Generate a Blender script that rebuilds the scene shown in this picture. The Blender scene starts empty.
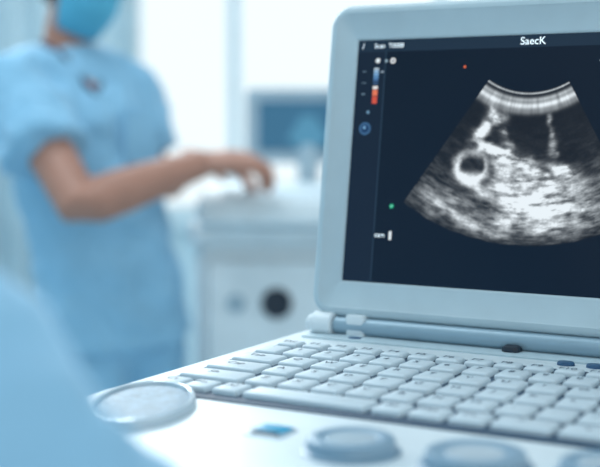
import bpy, bmesh, math, random
import numpy as np
from mathutils import Vector, Matrix
random.seed(4); np.random.seed(4)
V=Vector
sc=bpy.context.scene
try:
    sc.view_settings.view_transform='Standard'; sc.view_settings.look='None'
except Exception: pass

# ---------------------------------------------------------------- materials
def lin(c): 
    return tuple(((x/255)/12.92 if x/255<=0.04045 else ((x/255+0.055)/1.055)**2.4) for x in c)
def mat(name,rgb,rough=0.5,metal=0.0,var=0.04,scale=20,bump=0.0,bscale=200,sheen=0,coat=0,spec=0.5):
    m=bpy.data.materials.new(name);m.use_nodes=True
    nt=m.node_tree;b=nt.nodes['Principled BSDF']
    c=lin(rgb)
    tc=nt.nodes.new('ShaderNodeTexCoord')
    n=nt.nodes.new('ShaderNodeTexNoise');n.inputs['Scale'].default_value=scale;n.inputs['Detail'].default_value=3
    nt.links.new(tc.outputs['Object'],n.inputs['Vector'])
    r=nt.nodes.new('ShaderNodeValToRGB')
    r.color_ramp.elements[0].position=0.3;r.color_ramp.elements[1].position=0.7
    r.color_ramp.elements[0].color=(*[max(0,x*(1-var)) for x in c],1)
    r.color_ramp.elements[1].color=(*[min(1,x*(1+var)) for x in c],1)
    nt.links.new(n.outputs['Fac'],r.inputs['Fac']);nt.links.new(r.outputs['Color'],b.inputs['Base Color'])
    b.inputs['Roughness'].default_value=rough;b.inputs['Metallic'].default_value=metal
    b.inputs['Specular IOR Level'].default_value=spec
    if sheen: b.inputs['Sheen Weight'].default_value=sheen
    if coat: b.inputs['Coat Weight'].default_value=coat
    if bump:
        n2=nt.nodes.new('ShaderNodeTexNoise');n2.inputs['Scale'].default_value=bscale;n2.inputs['Detail'].default_value=4
        nt.links.new(tc.outputs['Object'],n2.inputs['Vector'])
        bp=nt.nodes.new('ShaderNodeBump');bp.inputs['Strength'].default_value=bump;bp.inputs['Distance'].default_value=0.01
        nt.links.new(n2.outputs['Fac'],bp.inputs['Height']);nt.links.new(bp.outputs['Normal'],b.inputs['Normal'])
    return m
def emis(name,rgb,strength=1.0):
    m=mat(name,rgb,0.4);b=m.node_tree.nodes['Principled BSDF']
    b.inputs['Emission Color'].default_value=(*lin(rgb),1);b.inputs['Emission Strength'].default_value=strength
    return m
M_shell=mat('shell_plastic',(222,230,234),0.36,bump=0.02,bscale=900)
M_bezel=mat('bezel_plastic',(182,200,208),0.45,bump=0.02,bscale=900)
M_tray=mat('keyboard_tray_plastic',(44,72,96),0.6)
M_key=mat('key_plastic',(204,216,223),0.40,bump=0.01,bscale=900)
M_legend=mat('key_legend_ink',(50,76,100),0.6)
M_dark=mat('dark_rubber',(30,42,56),0.5)
M_pad=mat('pad_surface',(134,158,174),0.5,var=0.28,scale=160,bump=0.15,bscale=400)
M_ring=mat('pad_ring_plastic',(196,210,219),0.25,metal=0.15)
M_knob=mat('knob_plastic',(134,162,181),0.33)
M_teal=emis('teal_indicator',(20,132,168),0.45)
M_blue=mat('blue_button',(44,84,120),0.3)
M_metal=mat('hinge_metal',(150,174,188),0.38,metal=0.25)
M_scrub=mat('scrub_cotton',(136,184,212),0.85,var=0.06,scale=12,bump=0.35,bscale=18,sheen=0.2,spec=0.2)
M_scrub2=mat('scrub_cotton_operator',(146,192,220),0.85,var=0.08,scale=9,bump=0.5,bscale=14,sheen=0.2,spec=0.2)
M_skin=mat('skin',(170,122,104),0.5,var=0.06,scale=25)
M_mask=mat('mask_fabric',(84,170,200),0.8,bump=0.1,bscale=60)
M_hair=mat('hair',(40,32,32),0.5,var=0.3,scale=60)
M_white=mat('white_cloth',(236,240,242),0.8)
M_shoe=mat('shoe_white',(225,232,236),0.5)
M_wall=mat('wall_paint',(198,220,228),0.8,var=0.02,scale=3)
M_ceil=mat('ceiling_paint',(225,234,238),0.9,var=0.02,scale=3)
M_floor=mat('vinyl_floor',(166,194,208),0.35,var=0.05,scale=5)
M_frame=mat('window_frame_paint',(214,230,236),0.5)
M_curt=mat('curtain_cloth',(206,224,231),0.85,var=0.05,scale=8)
M_cart=mat('cart_plastic',(216,225,229),0.45)
M_cartg=mat('cart_grey',(156,177,189),0.5)
M_navy=mat('navy_strap',(30,48,84),0.6)
M_eye=mat('eye_white',(235,235,235),0.3)
M_iris=mat('iris',(50,34,26),0.2)
M_scr2=emis('monitor_glow',(40,88,114),0.45)
M_scr2b=emis('monitor_glow_scan',(66,118,142),0.5)

# ---------------------------------------------------------------- helpers
def link(ob,parent=None):
    sc.collection.objects.link(ob)
    if parent: ob.parent=parent
    return ob
def empty(name,loc=(0,0,0),rz=0,parent=None,rot=None):
    e=bpy.data.objects.new(name,None);e.empty_display_size=0.05
    e.location=loc;e.rotation_euler=rot if rot else (0,0,rz)
    return link(e,parent)
def finish(bm,name,m,parent=None,smooth=True,ang=35,loc=None,rot=None):
    bmesh.ops.recalc_face_normals(bm,faces=bm.faces)
    me=bpy.data.meshes.new(name);bm.to_mesh(me);bm.free()
    for mm in (m if isinstance(m,(list,tuple)) else [m]): me.materials.append(mm)
    if smooth:
        for p in me.polygons:p.use_smooth=True
        me.set_sharp_from_angle(angle=math.radians(ang))
    ob=bpy.data.objects.new(name,me)
    if loc: ob.location=loc
    if rot: ob.rotation_euler=rot
    return link(ob,parent)
def rrect(x0,x1,y0,y1,r,n=8):
    pts=[]
    for cx,cy,a0 in ((x1-r,y1-r,0),(x0+r,y1-r,90),(x0+r,y0+r,180),(x1-r,y0+r,270)):
        for i in range(n+1):
            a=math.radians(a0+90*i/n);pts.append((cx+r*math.cos(a),cy+r*math.sin(a)))
    return pts
def loft(bm,loops,cap0=True,cap1=True,mi=0,closed=True):
    rings=[[bm.verts.new(p) for p in L] for L in loops]
    for a,b in zip(rings,rings[1:]):
        n=len(a)
        for i in range(n):
            f=bm.faces.new((a[i],a[(i+1)%n],b[(i+1)%n],b[i]));f.material_index=mi
    if cap0: bm.faces.new(rings[0][::-1]).material_index=mi
    if cap1: bm.faces.new(rings[-1]).material_index=mi
    return rings
def slab(bm,x0,x1,y0,y1,r,prof,n=8,mi=0,cap0=True,cap1=True):
    prof=[p if len(p)==3 else (p[0],p[1],0) for p in prof]
    loft(bm,[[(px,py,z) for px,py in rrect(x0+i,x1-i,y0+i+e,y1-i-e,max(r-i,0.0008),n)] for i,z,e in prof],cap0,cap1,mi)
def box(bm,x0,x1,y0,y1,z0,z1,b=0.005,r=None,n=3):
    r=r if r is not None else b*1.5
    slab(bm,x0,x1,y0,y1,r,[(b,z0),(b*0.3,z0+b*0.3),(0,z0+b),(0,z1-b),(b*0.3,z1-b*0.3),(b,z1)],n)
def lathe(bm,prof,c=(0,0,0),sx=1,sy=1,rot=0,n=48,mi=0,M=None,cap0=True,cap1=True):
    L=[]
    for r,z in prof:
        lp=[]
        for i in range(n):
            a=2*math.pi*i/n;x=r*sx*math.cos(a);y=r*sy*math.sin(a)
            X=x*math.cos(rot)-y*math.sin(rot);Y=x*math.sin(rot)+y*math.cos(rot)
            p=V((X,Y,z))
            if M: p=M@p
            lp.append(tuple(p+V(c)))
        L.append(lp)
    loft(bm,L,cap0,cap1,mi)
def tube(bm,pts,rad,side=None,n=18,mi=0,ends=0.45):
    """lofted limb. rad: r or (a along side, b)."""
    pts=[V(p) for p in pts]
    rad=[(r,r) if not isinstance(r,(tuple,list)) else r for r in rad]
    loops=[];prev=V(side) if side else None
    rp=[];rr=[];tt=[]
    for i,p in enumerate(pts):
        t=(pts[min(i+1,len(pts)-1)]-pts[max(i-1,0)]).normalized();tt.append(t)
    if ends:
        a,b=rad[0];rp.append(pts[0]-tt[0]*min(a,b)*ends);rr.append((a*.55,b*.55));T=[tt[0]]
        for p,r,t in zip(pts,rad,tt): rp.append(p);rr.append(r);T.append(t)
        a,b=rad[-1];rp.append(pts[-1]+tt[-1]*min(a,b)*ends);rr.append((a*.55,b*.55));T.append(tt[-1])
    else: rp,rr,T=pts,rad,tt
    for p,(a,b),t in zip(rp,rr,T):
        if prev is None: prev=V((0,0,1)) if abs(t.z)<.9 else V((1,0,0))
        s=(prev-t*prev.dot(t)).normalized();q=t.cross(s);prev=s
        loops.append([tuple(p+s*a*math.cos(2*math.pi*k/n)+q*b*math.sin(2*math.pi*k/n)) for k in range(n)])
    loft(bm,loops,True,True,mi)
def ellip(bm,c,r,R=None,u=20,v=12,mi=0,fn=None):
    R=R or Matrix.Identity(3);c=V(c)
    res=bmesh.ops.create_uvsphere(bm,u_segments=u,v_segments=v,radius=1)
    for vt in res['verts']:
        p=vt.co.copy()
        if fn: p=fn(p)
        vt.co=c+R@V((p.x*r[0],p.y*r[1],p.z*r[2]))
    for vt in res['verts']:
        for f in vt.link_faces:f.material_index=mi
def remesh(ob,vox,sm=4,disp=0,dscale=0.12):
    m=ob.modifiers.new('Remesh','REMESH');m.mode='VOXEL';m.voxel_size=vox;m.use_smooth_shade=True
    s=ob.modifiers.new('Smooth','SMOOTH');s.iterations=sm;s.factor=0.5
    if disp:
        t=bpy.data.textures.new(ob.name+'_folds','CLOUDS');t.noise_scale=dscale;t.noise_depth=2
        d=ob.modifiers.new('Folds','DISPLACE');d.texture=t;d.strength=disp;d.mid_level=0.5;d.texture_coords='LOCAL'

# ---------------------------------------------------------------- camera
CAMZ=1.204
cam=bpy.data.cameras.new('camera');co=bpy.data.objects.new('camera',cam);link(co)
co.location=(0,0,CAMZ);co.rotation_euler=(math.radians(90-5.1),0,0)
cam.sensor_width=36;cam.lens=1235/600*36;cam.clip_start=0.02
cam.dof.use_dof=True;cam.dof.focus_distance=1.05;cam.dof.aperture_fstop=3.4
sc.camera=co

# ---------------------------------------------------------------- ultrasound machine (portable console)
TH=math.radians(29.3);TAU=math.radians(8.4)
mach=empty('portable_ultrasound_machine',(0,1.1927,1.0),-TH)
def fillet(poly,n=10):
    out=[]
    for i,(x,y,r) in enumerate(poly):
        p=V((x,y));a=V(poly[i-1][:2]);b=V(poly[(i+1)%len(poly)][:2])
        p0=p+(a-p).normalized()*r;p1=p+(b-p).normalized()*r
        for k in range(n+1):
            t=k/n;out.append((1-t)**2*p0+2*t*(1-t)*p+t*t*p1)
    return out
outline=fillet([(-.010,.038,.02),(-.012,-.345,.05),(.05,-.455,.06),(.22,-.49,.1),(.42,-.455,.06),(.462,-.345,.05),(.460,.038,.02)])
def inset(pts,d):
    n=len(pts);o=[]
    ar=sum(pts[i].x*pts[(i+1)%n].y-pts[(i+1)%n].x*pts[i].y for i in range(n))
    for i in range(n):
        t=(pts[(i+1)%n]-pts[i-1])
        t=t.normalized() if t.length>1e-9 else V((1,0))
        nn=V((-t.y,t.x)) if ar>0 else V((t.y,-t.x))
        o.append(pts[i]+nn*d)
    return o
bm=bmesh.new()
loft(bm,[[(p.x,p.y,z) for p in inset(outline,i)] for i,z in [(.03,-.062),(.012,-.056),(.002,-.044),(0,-.036),(0,-.0345),(.0025,-.034),(.0025,-.031),(0,-.0305),(0,-.010),(.0012,-.005),(.004,-.0015),(.009,0)]])
finish(bm,'base_housing',M_shell,mach)
bm=bmesh.new();slab(bm,.016,.438,-.288,-.055,.01,[(0,-.002),(0,.0008),(.001,.0014)])
finish(bm,'keyboard_tray',M_tray,mach)
bm=bmesh.new();bl=bmesh.new()
def glyph(bmx,txt,size,x,y,z,M=None):
    cu=bpy.data.curves.new('g','FONT');cu.body=txt;cu.size=size;cu.align_x='CENTER';cu.align_y='CENTER'
    o=bpy.data.objects.new('g',cu);sc.collection.objects.link(o)
    dg=bpy.context.evaluated_depsgraph_get();me=bpy.data.meshes.new_from_object(o.evaluated_get(dg))
    me.transform(Matrix.Translation((x,y,z)));bmx.from_mesh(me)
    bpy.data.objects.remove(o);bpy.data.curves.remove(cu);bpy.data.meshes.remove(me)
def key(x0,x1,y0,y1,txt=None):
    g=.0022;gy=.0048
    slab(bm,x0+g,x1-g,y0+gy,y1-gy,.003,[(0,.001),(.0002,.0038),(.0010,.0051),(.0024,.0057)],3)
    if txt: glyph(bl,txt,.0105,x0+(x1-x0)*.42,y1-(y1-y0)*.42,.0060)
x0,x1=.020,.434;ytop=-.060;ph=.0372
rows=[['Esc','F1','F2','F3','F4','F5','F6','F7','F8','F9','F10','F11','F12','P','Z','X'],
      list('`1234567890-=')+['<'],
      ['Tab']+list('QWERTYUIOP[]'),
      ['Cap']+list('ASDFGHJKL;')+['Ent'],
      ['Sh']+list('ZXCVBNM,./')+['Sh']]
ws=[[1]*16,[1]*13+[1.9],[1.5]+[1]*12,[1.75]+[1]*10+[1.9],[2.1]+[1]*10+[2.1]]
for r,(row,w) in enumerate(zip(rows,ws)):
    tot=sum(w);x=x0
    h=ph*.78 if r==0 else ph*1.02
    yt=ytop if r==0 else ytop-ph*.8-(r-1)*ph*1.04
    for t,wi in zip(row,w):
        xx=x+wi/tot*(x1-x0);key(x,xx,yt-h,yt,t);x=xx
yt=ytop-ph*.8-4*ph*1.04
for a,b,t in ((.020,.048,'Ct'),(.048,.075,'Fn'),(.075,.102,'Al'),(.102,.208,None),(.208,.236,'Al'),(.236,.266,'Mn'),(.266,.296,'Ct'),(.296,.342,'<'),(.342,.388,'v'),(.388,.434,'>')):
    key(a,b,yt-ph*.95,yt,t)
finish(bm,'keyboard_keys',M_key,mach,ang=50)
finish(bl,'key_legends',M_legend,mach,smooth=False)
def pad(name,c,a,b,rot,h=.004):
    bm=bmesh.new()
    lathe(bm,[(1.0,-.002),(1.0,h*.6),(.985,h),(.93,h+.0008),(.90,h),(.885,h*.55)],c,a,b,rot,64,0)
    finish(bm,name+'_ring',M_ring,mach)
    bm=bmesh.new()
    lathe(bm,[(.89,0),(.89,h*.6),(.80,h*.7),(.5,h*.62),(.2,h*.6)],c,a,b,rot,64,0)
    finish(bm,name+'_surface',M_pad,mach)
pad('touch_pad',(.057,-.331,0),.036,.066,math.radians(29.3-4),.006)
def knob(name,c,R,h):
    bm=bmesh.new()
    lathe(bm,[(R*1.12,0),(R*1.12,.0012),(R*1.06,.002),(R*1.02,.002),(R,.004),(R*.99,h*.75),(R*.95,h*.93),(R*.88,h),(R*.70,h*.97),(R*.6,h*.86),(R*.3,h*.80),(R*.05,h*.79)],c,1,1,0,56)
    finish(bm,name,M_knob,mach)
    bm=bmesh.new();lathe(bm,[(R*.58,h*.80),(R*.55,h*.885),(R*.3,h*.86),(R*.05,h*.85)],c,1,1,0,40)
    finish(bm,name+'_cap',M_ring,mach)
knob('rotary_knob',(.242,-.366,0),.028,.010)
knob('trackball_dial',(.322,-.360,0),.031,.010)
knob('rotary_knob_small',(.395,-.345,0),.026,.010)
bm=bmesh.new();slab(bm,.160,.188,-.363,-.335,.004,[(0,-.001),(0,.0008),(.001,.0014)],5);finish(bm,'indicator_frame',M_ring,mach)
bm=bmesh.new();slab(bm,.163,.185,-.354,-.338,.002,[(0,.001),(0,.0024),(.0006,.0028)],5);finish(bm,'indicator_lamp',M_teal,mach)
bm=bmesh.new();slab(bm,.163,.185,-.3605,-.3555,.002,[(0,.001),(0,.0022),(.0006,.0025)],5);finish(bm,'indicator_label',M_dark,mach)
for i,(x,y) in enumerate(((.066,-.012),(.275,-.030),(.30,-.030),(.40,-.03))):
    bm=bmesh.new();lathe(bm,[(1,-.001),(1,.002),(.85,.0032),(.3,.0035)],(x,y,0),.0075,.0055,0,24);finish(bm,'deck_button_%d'%i,M_blue,mach)
def xcyl(bm,x0,x1,y,z,r,n=28):
    e=min(.0015,r*.2)
    loft(bm,[[(x,y+rr*math.cos(2*math.pi*k/n),z+rr*math.sin(2*math.pi*k/n)) for k in range(n)] for x,rr in ((x0,r-e),(x0+e,r),(x1-e,r),(x1,r-e))])
bm=bmesh.new();xcyl(bm,.014,.036,.004,.011,.0115);xcyl(bm,.418,.440,.004,.011,.0115)
xcyl(bm,.008,.0135,.004,.011,.008)
finish(bm,'hinge_barrels',M_shell,mach)
bm=bmesh.new();xcyl(bm,.036,.418,.006,.0105,.0085);finish(bm,'hinge_rail',M_metal,mach)
bm=bmesh.new()
for a in (.05,.385): box(bm,a,a+.02,-.002,.016,0,.022,.002)
finish(bm,'hinge_brackets',M_shell,mach)
bm=bmesh.new();box(bm,.210,.226,-.012,.004,0,.008,.003);finish(bm,'lid_latch',M_dark,mach)
bm=bmesh.new();slab(bm,.010,.444,-.020,.034,.006,[(0,-.001),(0,.0015),(.002,.0025)]);finish(bm,'rear_deck',M_bezel,mach)
# lid
lid=empty('lid',(0,0,0),0,mach,rot=(math.pi/2-TAU,0,0))
LX0,LX1,LY0,LY1=.009,.444,.0195,.3225
EX=.0040
bm=bmesh.new()
slab(bm,LX0,LX1,LY0,LY1,.022,[(.02,-.032),(.008,-.030),(.002,-.025),(0,-.018),(0,-.0075),(.0006,-.004),(.0025,-.0012),(.0055,0),(.0085,0),(.0095,-.0012),(.0285,-.0030,EX),(.0295,-.0034,EX),(.0310,-.0055,EX)],12,cap1=False)
finish(bm,'screen_housing',M_bezel,lid,ang=50)
DX0,DX1,DY0,DY1=LX0+.0308,LX1-.0308,LY0+.0308+EX,LY1-.0308-EX
NX,NY=640,400
us=np.linspace(DX0,DX1,NX);ss=np.linspace(DY0,DY1,NY)
U,S=np.meshgrid(us,ss)
def vnoise(x,y,seed):
    rs=np.random.RandomState(seed);G=rs.rand(256,256)
    xi=np.floor(x).astype(int);yi=np.floor(y).astype(int);fx=x-xi;fy=y-yi
    fx=fx*fx*(3-2*fx);fy=fy*fy*(3-2*fy)
    g=lambda a,b:G[a%256,b%256]
    return (g(xi,yi)*(1-fx)+g(xi+1,yi)*fx)*(1-fy)+(g(xi,yi+1)*(1-fx)+g(xi+1,yi+1)*fx)*fy
def fb(x,y,seed,o=4):
    t=0;a=.5
    for k in range(o): t=t+a*vnoise(x*2**k+7*k,y*2**k+3*k,seed+k);a*=.5
    return t/(1-.5**o)
UC,SC=.216,.306
R=np.hypot(U-UC,S-SC);A=np.arctan2(U-UC,SC-S)
arc=fb(A*13,R*260,3,3);arc2=fb(A*30,R*600,11,2);blob=fb(U*120,S*120,21,3);spk=fb(U*650,S*800,31,1)
wu=(fb(U*90,S*90,61,2)-.5)*.010;ws_=(fb(U*90,S*90,71,2)-.5)*.010
# scan picture design units -> metres on the display
def D(x,y):
    s=.2475-(y-80)*.000915
    return .198+(x-510)*.00094+(.25-s)*.058, s
feat=[ # x,y,sx,sy,angle,amp
 (493,115,4,7,-30,1.0),(485,128,10,4.5,-38,1.3),(478,137,6,4,-30,.9),(503,135,3.5,2.5,0,1.2),(508,146,5,2.5,20,.8),
 (549,121,1.8,4,0,.8),(550,136,2,4,0,.7),(552,150,2.5,5,0,.8),(560,170,8,3.5,25,1.3),(547,181,6,4,0,.7),
 (490,151,13,3.5,22,1.3),(512,160,14,4,14,1.5),(530,169,10,4,35,1.2),(500,166,7,5,0,1.0),(514,175,8,5,0,.9),
 (521,183,13,5,-10,1.1),(540,195,20,6,-22,1.35),(512,200,14,7,12,1.05),(532,213,24,6,-8,1.15),(556,204,12,7,-18,.9),
 (522,227,26,5,0,.6),(478,192,12,4,22,.7),(448,200,18,5,28,.4),(432,206,16,4,30,.45),(452,217,24,5,24,.45),(480,230,20,4,12,.35),
 (577,188,9,14,-30,.45),(590,207,16,8,-25,.35),(560,226,22,6,-12,.45),(604,178,6,14,-30,.25),(497,184,5,7,0,.9)]
I=np.zeros_like(U);U2=U+wu;S2=S+ws_
for x,y,sx,sy,an,am in feat:
    cu,cs=D(x,y);a=math.radians(-an);dx=(U2-cu)/.00094;dy=(S2-cs)/.000915
    p=dx*math.cos(a)+dy*math.sin(a);q=-dx*math.sin(a)+dy*math.cos(a)
    I+=am*np.exp(-.5*((p/sx)**2+(q/sy)**2))
I=np.minimum(I,1.35)
tex=np.clip((arc*.65+blob*.35)*3.2-.9,0.03,1.35)
img=I*(.22+.78*tex)*.95
cu,cs=D(469,168);q=np.hypot((U-cu)/.00094,(S-cs)/.000915)+ (blob-.5)*7
aw=np.arctan2(S-cs,U-cu)
wall=np.exp(-.5*((q-15.5)/2.8)**2)*(0.80+.30*np.cos(aw-math.radians(240)))
inner=1-np.exp(-.5*(q/11)**6)
img=img*np.clip(inner,0.02,1)+wall*1.0*(.65+.6*blob)
cu,cs=D(466,178);q2=np.hypot((U-cu)/.00094/8,(S-cs)/.000915/3);img+=.7*np.exp(-.5*q2**2)
for x,y,sx,sy in ((522,138,15,10),(566,140,8,18),(470,146,6,3),(578,160,10,8),(452,148,10,5)):
    cu,cs=D(x,y);q=((U-cu)/.00094/sx)**2+((S-cs)/.000915/sy)**2;img*=1-.75*np.exp(-.5*q)*(I<.9)
back=.05+.10*np.clip(arc*1.8-.6,0,1)*np.clip((R-.095)/.06,0,1)
back+=.20*np.clip(arc2*2.0-.6,0,1)*np.exp(-.5*((R-.190)/.017)**2)
img=img+back
img*= .90+.25*(spk-.4)
near=np.exp(-.5*((R-.0835)/.0022)**2)*1.0+np.exp(-.5*((R-.0780)/.0015)**2)*.6+np.exp(-.5*((R-.0890)/.002)**2)*.35+np.exp(-.5*((R-.0722)/.0006)**2)*.75
near*=.75+.5*(fb(A*30,R*50,50,2)-.35)
img+=near*1.05
def sm(x,a,b): 
    t=np.clip((x-a)/(b-a),0,1);return t*t*(3-2*t)
HL,HR=math.radians(34),math.radians(30)
mask=(1-sm(-A,HL-.006,HL+.004))*(1-sm(A,HR-.006,HR+.004))*sm(R,.0700,.0712)*(1-sm(R,.207+.003*blob,.211))
img=np.clip(img,0,1.0)*mask
bgr=np.array(lin((12,26,42)));
C=np.zeros((NY,NX,4),dtype=np.float32);C[...,3]=1
yy=(S-DY0)/(DY1-DY0);xx=(U-DX0)/(DX1-DX0)
for k in range(3):
    C[...,k]=bgr[k]*(1.0+.25*(1-yy)*(1-xx))*(1-.45*mask)  # screen reflection painted into the background colour, brighter toward the lower left
hd=(S>DY1-.0115);C[hd,:3]=lin((30,48,66))
sd=(U<DX0+.030)&(~hd);C[sd,:3]=C[sd,:3]*1.35+0.002
ln=(np.abs(U-(DX0+.030))<.0004)&(~hd);C[ln,:3]=lin((40,62,82))
tint=np.array([.87,.95,1.0])
g=np.clip(img,0,1)**1.5
for k in range(3): C[...,k]=C[...,k]*(1-g*.9)+g*tint[k]*.95
def rect(x0,x1,y0,y1,c,a=1):
    m=(U>DX0+x0)&(U<DX0+x1)&(S>DY1-y1)&(S<DY1-y0)
    C[m,:3]=C[m,:3]*(1-a)+np.array(lin(c))*a
def disc(x,y,r,c,a=1,ri=0):
    q=np.hypot(U-DX0-x,S-DY1+y);m=(q<r)&(q>=ri);C[m,:3]=C[m,:3]*(1-a)+np.array(lin(c))*a
disc(.022,.020,.0024,(225,235,240));disc(.038,.0205,.0027,(235,240,242));disc(.038,.0205,.0012,(30,50,70));disc(.031,.0205,.0016,(150,175,190))
for i in range(6):
    rect(.0185,.0235,.027+i*.0028,.0291+i*.0028,[(190,210,225),(150,190,225),(120,170,215),(90,140,190),(70,110,160),(60,90,130)][i])
rect(.0185,.0235,.045,.0475,(230,230,230));rect(.0185,.0235,.0485,.054,(226,120,88));rect(.0185,.0235,.0545,.062,(206,84,66))
rect(.026,.029,.030,.032,(150,170,185));rect(.006,.010,.030,.031,(120,150,170));rect(.006,.011,.041,.042,(120,150,170));rect(.007,.010,.052,.053,(120,150,170))
disc(.013,.086,.0062,(60,100,140));disc(.013,.086,.0040,(28,58,96));disc(.0125,.085,.0015,(120,170,210))
disc(.0150,.070,.0016,(110,150,180))
disc(.047,.160,.0022,(40,170,130));disc(.047,.160,.0009,(150,230,200))
rect(.046,.049,.184,.192,(225,235,240))
disc(.112,.028,.0013,(230,110,70));disc(.240,.025,.0016,(200,225,235))
for i in range(9): rect(.262,.266,.05+i*.016,.0508+i*.016,(110,140,165))
me=bpy.data.meshes.new('display')
co_=np.stack([U.ravel(),S.ravel(),np.full(U.size,-.0045)],1)
idx=np.arange(NX*NY).reshape(NY,NX)
F=np.stack([idx[:-1,:-1].ravel(),idx[:-1,1:].ravel(),idx[1:,1:].ravel(),idx[1:,:-1].ravel()],1)
me.vertices.add(len(co_));me.vertices.foreach_set('co',co_.ravel())
me.loops.add(F.size);me.loops.foreach_set('vertex_index',F.ravel())
me.polygons.add(len(F));me.polygons.foreach_set('loop_start',np.arange(0,F.size,4));me.polygons.foreach_set('loop_total',np.full(len(F),4))
me.update(calc_edges=True)
at=me.color_attributes.new('scan','FLOAT_COLOR','POINT');at.data.foreach_set('color',C.reshape(-1))
mD=bpy.data.materials.new('display_panel');mD.use_nodes=True;nt=mD.node_tree;b=nt.nodes['Principled BSDF']
an=nt.nodes.new('ShaderNodeAttribute');an.attribute_name='scan'
nt.links.new(an.outputs['Color'],b.inputs['Emission Color']);b.inputs['Emission Strength'].default_value=1.0
b.inputs['Base Color'].default_value=(.003,.005,.008,1);b.inputs['Roughness'].default_value=.25;b.inputs['Specular IOR Level'].default_value=.10
me.materials.append(mD);link(bpy.data.objects.new('display',me),lid)
M_txt=emis('display_text',(225,235,240),.9)
bm=bmesh.new()
glyph(bm,'SaecK',.0098,.2160,DY1-.0060,-.0042)
glyph(bm,'Scan  T0008',.0062,DX0+.033,DY1-.0060,-.0042)
glyph(bm,'/',.008,DX0+.0055,DY1-.0060,-.0042)
glyph(bm,'sam',.0068,DX0+.0365,DY1-.1880,-.0042)
finish(bm,'display_text',M_txt,lid,smooth=False)

# cart under the machine
cart=empty('equipment_cart',(0,1.1927,0),-TH)
bm=bmesh.new();box(bm,.04,.41,-.30,.02,.910,.9375,.008,.03,5);finish(bm,'cart_shelf',M_cart,cart)
bm=bmesh.new();box(bm,.165,.285,-.17,-.05,.13,.912,.01,.03,5);finish(bm,'cart_column',M_cartg,cart)
bm=bmesh.new();box(bm,-.02,.47,-.26,.12,.085,.14,.012,.05,6);finish(bm,'cart_foot',M_cart,cart)
def caster(name,x,y,par):
    bm=bmesh.new();n=24
    loft(bm,[[(x+a,y+r*math.cos(2*math.pi*k/n),.042+r*math.sin(2*math.pi*k/n)) for k in range(n)] for a,r in ((-.014,.034),(-.011,.041),(.011,.041),(.014,.034))])
    box(bm,x-.02,x-.015,y-.015,y+.015,.04,.09,.001);box(bm,x+.015,x+.02,y-.015,y+.015,.04,.09,.001)
    finish(bm,name,M_dark,par)
for i,(x,y) in enumerate(((.03,-.21),(.42,-.21),(.03,.07),(.42,.07))): caster('caster_%d'%i,x,y,cart)

# ---------------------------------------------------------------- background ultrasound cart
c2=empty('ultrasound_cart',(0,0,0))
bm=bmesh.new();box(bm,-.235,.30,2.74,3.22,.13,.935,.015,.03,5);finish(bm,'cabinet_body',M_cart,c2)
bm=bmesh.new();box(bm,-.250,.315,2.71,3.24,.935,.985,.012,.04,5);finish(bm,'cabinet_top',M_cart,c2)
bm=bmesh.new();box(bm,-.210,.27,2.725,2.75,.62,.90,.006,.02,5);finish(bm,'front_panel',M_cart,c2)
bm=bmesh.new();box(bm,-.210,.27,2.725,2.75,.20,.59,.006,.02,5);finish(bm,'drawer_panel',M_cart,c2)
RX=Matrix.Rotation(math.pi/2,3,'X')
bm=bmesh.new();lathe(bm,[(.034,0),(.034,.008),(.028,.012),(.022,.006),(.004,.006)],(-.052,2.726,.805),n=32,M=RX);finish(bm,'probe_port',M_dark,c2)
bm=bmesh.new();lathe(bm,[(.021,0),(.021,.006),(.016,.009),(.003,.009)],(-.142,2.726,.805),n=32,M=RX);finish(bm,'probe_port_small',M_cartg,c2)
bm=bmesh.new()
loft(bm,[[(x,y,z) for x,y in rrect(-.225+i,.27-i,2.62+i,3.0,.04,5)] for i,z in ((.01,.986),(0,.995),(0,1.025),(.006,1.038))])
for v in bm.verts:
    if v.co.z>1.02: v.co.z+= (v.co.y-2.6)*.06
finish(bm,'control_console',M_cart,c2)
bm=bmesh.new()
for r in range(4):
    for c in range(12):
        y=2.66+r*.035;x=-.17+c*.034;z=1.038+(y-2.6)*.06
        box(bm,x,x+.028,y,y+.028,z-.003,z+.007,.0015)
finish(bm,'console_keys',M_key,c2)
bm=bmesh.new();tube(bm,[(.02,3.02,.98),(.02,3.05,1.06),(.02,3.06,1.14)],[.03,.026,.026]);finish(bm,'monitor_neck',M_cartg,c2)
mon=empty('monitor',(.02,3.06,1.195),0,c2,rot=(math.pi/2-.1,0,0.0))
bm=bmesh.new();slab(bm,-.155,.155,-.088,.096,.014,[(.01,-.035),(.0,-.025),(0,-.004),(.004,0),(.016,0),(.018,-.004)],6);finish(bm,'monitor_housing',M_cartg,mon)
bm=bmesh.new();slab(bm,-.122,.122,-.058,.064,.003,[(0,-.004),(0,.0012)],3);finish(bm,'monitor_screen',M_scr2,mon)
bm=bmesh.new();loft(bm,[[(.0+r*math.sin(a),.055-r*math.cos(a),z) for r,a in [(.03,-.55),(.10,-.55),(.108,-.2),(.108,.2),(.10,.55),(.03,.55)]] for z in (.001,.0018)]);finish(bm,'monitor_scan',M_scr2b,mon,smooth=False)
for i,(x,y) in enumerate(((-.2,2.8),(.25,2.8),(-.2,3.15),(.25,3.15))):
    caster('caster_%d'%i,x,y,c2)
bm=bmesh.new();box(bm,-.23,.295,2.75,3.21,.088,.132,.005);finish(bm,'cart_foot',M_cartg,c2)

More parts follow.
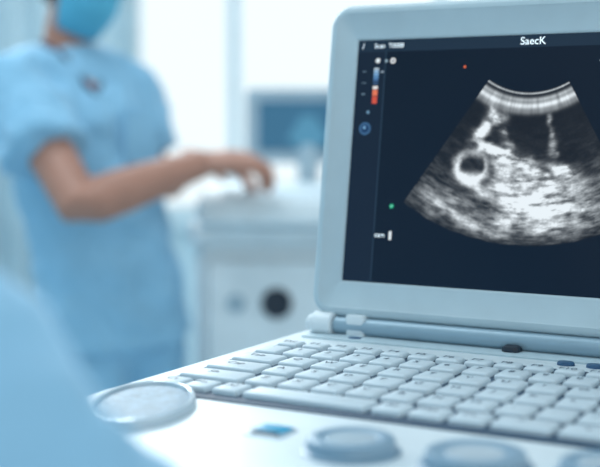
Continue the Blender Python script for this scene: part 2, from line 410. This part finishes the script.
# ---------------------------------------------------------------- people
def hand(bm,w,d,n,curl=.5,flip=1,k=1.0,spread=.12):
    """w wrist, d finger direction, n back-of-hand normal."""
    w=V(w);d=V(d).normalized();n=V(n);n=(n-d*n.dot(d)).normalized();s=d.cross(n)*flip
    P=lambda a,b,c:w+(d*a+s*b+n*c)*k
    tube(bm,[P(-.02,0,0),P(.015,.0,0),P(.05,.002,.002),P(.088,.004,0)],[(.025*k,.021*k),(.033*k,.021*k),(.041*k,.019*k),(.040*k,.014*k)],side=s,n=16)
    for b,L,o in ((.030,.072,.084),(.010,.082,.090),(-.011,.077,.087),(-.030,.060,.080)):
        p=P(o-.02,b,0);pts=[p,P(o,b,.002)];ang=0
        cur=P(o,b,.002)
        for i,fr in enumerate((.45,.32,.23)):
            ang+=curl*(.55,.75,.5)[i]
            dd=(d*math.cos(ang)-n*math.sin(ang)+s*b/.03*spread*math.cos(ang)).normalized()
            cur=cur+dd*L*fr*k;pts.append(cur)
        tube(bm,pts,[.0098*k,.0098*k,.0090*k,.0082*k,.0068*k],side=s,n=10,ends=.6)
    pts=[P(.018,.016,-.004),P(.040,.040,-.012),P(.066,.052,-.022),P(.088,.050,-.034)]
    tube(bm,pts,[.014*k,.0125*k,.0105*k,.0085*k],side=n,n=10,ends=.6)
def headparts(par,c,f,tilt,mask=True,hairback=True):
    f=V(f).normalized();s=f.cross(V((0,0,1))).normalized()
    fd=(f*math.cos(tilt)-V((0,0,1))*math.sin(tilt)).normalized();up=s.cross(fd).normalized()
    R=Matrix((s,fd,up)).transposed()
    c=V(c);L=lambda x,y,z:c+R@V((x,y,z))
    def add(bm):
        def shp(p):
            k=1-.28*max(0,-p.z)**1.5
            return V((p.x*k,p.y*(1-.08*max(0,-p.z))+(.12*max(0,-p.z) if p.y>0 else .0),p.z))
        ellip(bm,c,(.073,.092,.112),R,28,18,fn=shp)
        tube(bm,[L(0,.086,.018),L(0,.098,-.005),L(0,.106,-.024),L(0,.094,-.034)],[.008,.010,.013,.009],n=10)
        tube(bm,[L(-.018,.086,-.058),L(0,.096,-.058),L(.018,.086,-.058)],[.006,.008,.006],n=8)
        ellip(bm,L(0,.070,-.096),(.026,.022,.016),R,12,8)
        for sg in (-1,1):
            ellip(bm,L(sg*.074,-.008,-.008),(.009,.020,.032),R,12,8)
            tube(bm,[L(sg*.048,.074,.022),L(sg*.03,.087,.026),L(sg*.014,.086,.022)],[.006,.007,.005],n=8)
    for sg in (-1,1):
        bm=bmesh.new();ellip(bm,L(sg*.030,.079,.006),(.0115,.0115,.0095),R,14,10);finish(bm,'eye_%s'%('r' if sg>0 else 'l'),M_eye,par)
        bm=bmesh.new();ellip(bm,L(sg*.030,.0885,.004),(.0050,.0026,.0050),R,12,8);finish(bm,'iris_%s'%('r' if sg>0 else 'l'),M_iris,par)
        bm=bmesh.new();tube(bm,[L(sg*.045,.078,.030),L(sg*.03,.090,.036),L(sg*.014,.092,.032)],[.003,.004,.003],n=8);finish(bm,'eyebrow_%s'%('r' if sg>0 else 'l'),M_hair,par)
    bm=bmesh.new()
    def hs(p):
        if p.y>.15: p=V((p.x,p.y,max(p.z,.42+.2*(p.y-.15))))
        return p
    ellip(bm,L(0,-.010,.012),(.083,.099,.115),R,30,20,fn=hs)
    ellip(bm,L(0,-.108,-.012),(.036,.032,.036),R,16,10)
    h=finish(bm,'hair',M_hair,par);remesh(h,.005,3)
    if mask:
        bm=bmesh.new();rows=[]
        for i in range(9):
            t=i/8;z=.000-.118*t;row=[]
            for j in range(17):
                a=(j/16-.5)*2;w=.079*(1-.30*t*t)
                x=w*math.sin(a*1.35);y=.108*math.cos(a*1.35)**.8*(1-.20*max(0,t-.5)*2) + .012*math.sin(t*math.pi)*(1-abs(a)) +.006
                row.append(bm.verts.new(L(x,y-.002,z-.01*(1-abs(a))*t+.006*(1-abs(a))*(1-t)+(.0022 if i%2 else 0))))
            rows.append(row)
        for a_,b_ in zip(rows,rows[1:]):
            for j in range(16): bm.faces.new((a_[j],a_[j+1],b_[j+1],b_[j]))
        m=finish(bm,'surgical_mask',M_mask,par);so=m.modifiers.new('Solid','SOLIDIFY');so.thickness=.002
        bm=bmesh.new()
        for sg in (-1,1):
            for z0,z1 in ((-.004,.014),(-.085,-.036)):
                tube(bm,[L(sg*.077,.028,z0),L(sg*.082,.0,(z0+z1)/2),L(sg*.084,-.022,z1)],[.0016]*3,n=6)
        finish(bm,'mask_loops',M_white,par)
    return add

# ---- nurse
nurse=empty('nurse')
f=V((.67,-.74,0)).normalized();s=V((.74,.67,0)).normalized()
hd=headparts(nurse,(-.480,2.715,1.532),(.80,-.60,0),math.radians(22))
bm=bmesh.new();hd(bm)
tube(bm,[(-.515,2.745,1.27),(-.515,2.745,1.36),(-.495,2.73,1.45),(-.488,2.725,1.51)],[.064,.055,.053,.052])
tube(bm,[(-.417,2.745,.80),(-.44,2.75,.95),(-.47,2.75,1.10),(-.49,2.75,1.2),(-.505,2.745,1.29)],[(.15,.10),(.12,.09),(.14,.1),(.145,.09),(.09,.06)],side=s)
shR=V((-.610,2.645,1.285));elR=V((-.440,2.46,1.040));wrR=V((-.200,2.58,1.122))
shL=V((-.378,2.83,1.280));elL=V((-.335,2.86,1.045));wrL=V((-.236,2.76,1.125))
tube(bm,[shR,shR.lerp(elR,.5),elR,elR.lerp(wrR,.12),elR.lerp(wrR,.35),elR.lerp(wrR,.75),wrR],[.054,.051,.046,.048,.047,.037,.030])
tube(bm,[shL,shL.lerp(elL,.5),elL,elL.lerp(wrL,.3),elL.lerp(wrL,.75),wrL],[.052,.046,.041,.042,.033,.027])
hand(bm,wrR,(.97,.10,.02),(-.05,-.30,1),curl=1.0,flip=-1,k=1.12)
hand(bm,wrL,(.93,-.12,-.25),(.1,.2,1),curl=.5,flip=1,k=1.0)
hipc=V((-.415,2.745,.80))
for sg in (-1,1):
    h=hipc+s*.085*sg;kn=h+V((0,0,-.36))+f*.02;an=kn+V((0,0,-.37))-f*.02
    tube(bm,[h,kn,an],[.085,.058,.04])
sk=finish(bm,'body_skin',M_skin,nurse);remesh(sk,.0042,3)
bm=bmesh.new()
rings=[(-.420,2.745,.715,.188,.145),(-.424,2.745,.80,.182,.138),(-.440,2.748,.92,.165,.128),(-.458,2.75,1.03,.168,.128),(-.478,2.75,1.13,.178,.130),(-.490,2.748,1.22,.182,.122),(-.500,2.745,1.29,.175,.100),(-.508,2.745,1.335,.125,.082),(-.514,2.745,1.365,.078,.066)]
tube(bm,[V(r[:3]) for r in rings],[(r[3],r[4]) for r in rings],side=s,n=32,ends=.12)
hemR=shR.lerp(elR,.60)+V((-.012,0,.0));hemL=shL.lerp(elL,.58)
tube(bm,[shR+V((.06,.05,.02)),shR,shR.lerp(elR,.3),hemR],[.066,.076,.084,.094],n=24,ends=.06)
tube(bm,[shL+V((-.05,-.04,.02)),shL,shL.lerp(elL,.3),hemL],[.062,.068,.073,.078],n=24,ends=.06)
tu=finish(bm,'scrub_tunic',M_scrub,nurse);remesh(tu,.007,5,disp=.036,dscale=.07)
bm=bmesh.new()
nc=V((-.512,2.745,1.365))
vt=nc+f*.112+V((0,0,-.105))
for sg in (-1,1):
    tube(bm,[nc+s*.066*sg+V((0,0,.010)),nc+s*.055*sg+f*.066-V((0,0,.018)),vt],[.009,.009,.008],n=8)
finish(bm,'neckline_binding',M_navy,nurse)
bm=bmesh.new()
loft(bm,[[tuple(nc+s*(x)+f*(y+o)+V((0,0,z))) for x,y,z in ((-.046,.062,-.012),(.046,.062,-.012),(0,.108,-.096))] for o in (.0,.006)])
finish(bm,'neck_skin_patch',M_skin,nurse,smooth=False)
bm=bmesh.new();pc=V((-.48,2.748,1.17))+f*.124+s*.06
bx=[pc+s*a+V((0,0,b)) for a,b in ((-.04,-.05),(.04,-.05),(.04,.05),(-.04,.05))]
loft(bm,[[tuple(p-f*.01) for p in bx],[tuple(p+f*.012) for p in bx]])
finish(bm,'chest_pocket',M_scrub,nurse)
bm=bmesh.new()
tube(bm,[hipc+V((0,0,.08)),hipc,hipc-V((0,0,.08))],[(.15,.11),(.165,.12),(.15,.11)],side=s,n=28)
for sg in (-1,1):
    h=hipc+s*.082*sg;kn=h+V((0,0,-.36))+f*.02;an=V((h.x,h.y,.075))
    tube(bm,[h-V((0,0,.03)),h.lerp(kn,.5),kn,an],[(.088,.1),.086,.072,.064],side=s,n=22,ends=.1)
tr=finish(bm,'scrub_trousers',M_scrub,nurse);remesh(tr,.008,4,disp=.02,dscale=.08)
bm=bmesh.new()
for sg in (-1,1):
    a=hipc+s*.085*sg;a.z=0
    tube(bm,[a-f*.05+V((0,0,.045)),a+V((0,0,.048)),a+f*.08+V((0,0,.040)),a+f*.16+V((0,0,.032))],[(.034,.043),(.038,.048),(.044,.038),(.034,.030)],side=s,n=18)
sh=finish(bm,'clogs',M_shoe,nurse);remesh(sh,.005,2)

# ---- operator seated in the foreground
op=empty('seated_sonographer')
g=V((math.sin(TH),math.cos(TH),0));r=V((math.cos(TH),-math.sin(TH),0))
c=V((-.332,.575,0));Z=lambda z:V((0,0,z+.004 if z>.7 else z))
hd=headparts(op,c+g*.03-r*.035+Z(1.335),g,math.radians(12))
bm=bmesh.new();hd(bm)
tube(bm,[c+Z(1.12),c+Z(1.18),c+g*.02-r*.02+Z(1.26),c+g*.02-r*.03+Z(1.31)],[.062,.054,.052,.052])
tube(bm,[c-g*.06+Z(.62),c-g*.03+Z(.8),c+Z(.95),c+Z(1.08),c+Z(1.16)],[(.15,.1),(.13,.09),(.15,.1),(.15,.09),(.08,.06)],side=r)
arms=[]
for sg in (1,-1):
    S0=c+r*.170*sg+Z(1.090);E=S0+g*.06+r*.175*sg+V((0,0,-.215));W=E+g*.23-r*.19*sg+V((0,0,-.145))
    arms.append((S0,E,W))
    tube(bm,[S0,S0.lerp(E,.5),E,E.lerp(W,.3),E.lerp(W,.75),W],[.052,.046,.041,.042,.031,.026])
    hand(bm,W,g*1-r*.2*sg+V((0,0,-.15)),(0,0,1),curl=.3,flip=-sg)
sk=finish(bm,'body_skin',M_skin,op);remesh(sk,.005,3)
bm=bmesh.new()
rg=[(-.05,.565,.175,.14),(-.04,.66,.165,.135),(-.02,.80,.150,.125),(0,.92,.162,.125),(.0,1.02,.17,.12),(0,1.09,.165,.10),(0,1.135,.12,.078),(0,1.165,.078,.064)]
tube(bm,[c+g*a+Z(z) for a,z,_,_ in rg],[(a,b) for _,_,a,b in rg],side=r,n=32,ends=.1)
for sg,(S0,E,W) in zip((1,-1),arms):
    tube(bm,[S0-r*.06*sg+V((0,0,.015)),S0,S0.lerp(E,.35),S0.lerp(E,.8)],[.068,.078,.080,.084],n=24,ends=.1)
tu=finish(bm,'scrub_tunic',M_scrub2,op);remesh(tu,.007,5,disp=.034,dscale=.06)
bm=bmesh.new()
for sg in (-1,1):
    h=c-g*.05+r*.09*sg+V((0,0,.60));k=h+g*.42+r*.03*sg+V((0,0,.01));a=V((k.x,k.y,.09))
    tube(bm,[h,h.lerp(k,.5),k,k.lerp(a,.15),k.lerp(a,.5),a],[.09,.085,.068,.066,.062,.052],side=r,n=22,ends=.3)
tube(bm,[c-g*.05-r*.10+V((0,0,.6)),c-g*.05+r*.10+V((0,0,.6))],[.10,.10],n=20)
tr=finish(bm,'scrub_trousers',M_scrub2,op);remesh(tr,.008,4,disp=.02,dscale=.08)
bm=bmesh.new()
for sg in (-1,1):
    a=c+g*.37+r*.12*sg
    tube(bm,[a-g*.05+Z(.045),a+Z(.048),a+g*.08+Z(.040),a+g*.15+Z(.032)],[(.034,.043),(.038,.048),(.044,.038),(.034,.030)],side=r,n=18)
sh=finish(bm,'clogs',M_shoe,op);remesh(sh,.005,2)
stool=empty('swivel_stool',tuple(c-g*.05))
bm=bmesh.new();lathe(bm,[(.15,.43),(.18,.445),(.185,.48),(.17,.500),(.05,.502)],n=40);finish(bm,'stool_seat',M_blue,stool)
bm=bmesh.new();lathe(bm,[(.028,.08),(.028,.30),(.018,.30),(.018,.435)],n=20);finish(bm,'stool_column',M_metal,stool)
bm=bmesh.new()
for i in range(5):
    a=2*math.pi*i/5+.3;tube(bm,[(0,0,.10),(.20*math.cos(a),.20*math.sin(a),.075)],[.02,.014],n=10)
    ellip(bm,(.20*math.cos(a),.20*math.sin(a),.032),(.03,.03,.032),u=12,v=8)
finish(bm,'stool_feet',M_dark,stool)

# ---------------------------------------------------------------- room
def addbox(bm,x0,x1,y0,y1,z0,z1): loft(bm,[[(x0,y0,z),(x1,y0,z),(x1,y1,z),(x0,y1,z)] for z in (z0,z1)])
def plain(name,x0,x1,y0,y1,z0,z1,m,par=None):
    bm=bmesh.new();addbox(bm,x0,x1,y0,y1,z0,z1);return finish(bm,name,m,par,smooth=False)
plain('floor',-3,3.2,-1.6,5.4,-.05,0,M_floor)
plain('ceiling',-3,3.2,-1.6,5.4,3.0,3.05,M_ceil)
WY=5.2
bm=bmesh.new()
addbox(bm,-3,-.72,WY,WY+.15,0,3);addbox(bm,1.9,3.2,WY,WY+.15,0,3);addbox(bm,-.72,1.9,WY,WY+.15,0,.80);addbox(bm,-.72,1.9,WY,WY+.15,2.8,3)
finish(bm,'wall_back',M_wall,smooth=False)
plain('wall_left',-3.1,-3,-1.6,5.35,0,3,M_wall)
plain('baseboard_back',-3,3.2,WY-.015,WY-.001,0,.1,M_frame)
w=empty('window_1')
bm=bmesh.new()
for x in (-.72,-.30,.57,1.24,1.86): addbox(bm,x,x+.045,WY+.02,WY+.09,.80,2.8)
addbox(bm,-.72,1.9,WY+.02,WY+.09,.80,.85);addbox(bm,-.72,1.9,WY+.02,WY+.09,2.75,2.8)
addbox(bm,-.76,1.94,WY-.06,WY+.0,.77,.80)
finish(bm,'window_frame',M_frame,w,smooth=False)
bm=bmesh.new();rowsz=[.25,2.75];vs=[]
for z in rowsz:
    vs.append([bm.verts.new((-1.50+i*.008,WY-.12+.03*math.sin(i*.42)+.012*math.sin(i*.17+z),z)) for i in range(100)])
for i in range(99): bm.faces.new((vs[0][i],vs[0][i+1],vs[1][i+1],vs[1][i]))
cur=finish(bm,'curtain',M_curt,ang=180);so=cur.modifiers.new('Solid','SOLIDIFY');so.thickness=.003

# ---------------------------------------------------------------- light
wd=bpy.data.worlds.new('sky');sc.world=wd;wd.use_nodes=True
bg=wd.node_tree.nodes['Background'];bg.inputs['Color'].default_value=(.85,.96,1.0,1);bg.inputs['Strength'].default_value=1.12
def area(name,loc,tgt,size,power,col):
    l=bpy.data.lights.new(name,'AREA');l.shape='RECTANGLE';l.size=size[0];l.size_y=size[1];l.energy=power;l.color=col
    o=bpy.data.objects.new(name,l);o.location=loc;o.rotation_euler=(V(tgt)-V(loc)).to_track_quat('-Z','Y').to_euler();link(o)
area('window_light',(-1.2,4.2,2.4),(-.1,1.2,1.0),(1.5,1.2),78,(.90,.97,1))
area('overhead_fill',(-.8,1.8,2.9),(-.5,1.9,1.0),(1.2,1.2),22,(.90,.97,1))  # unseen fill light, added overhead to brighten the interior
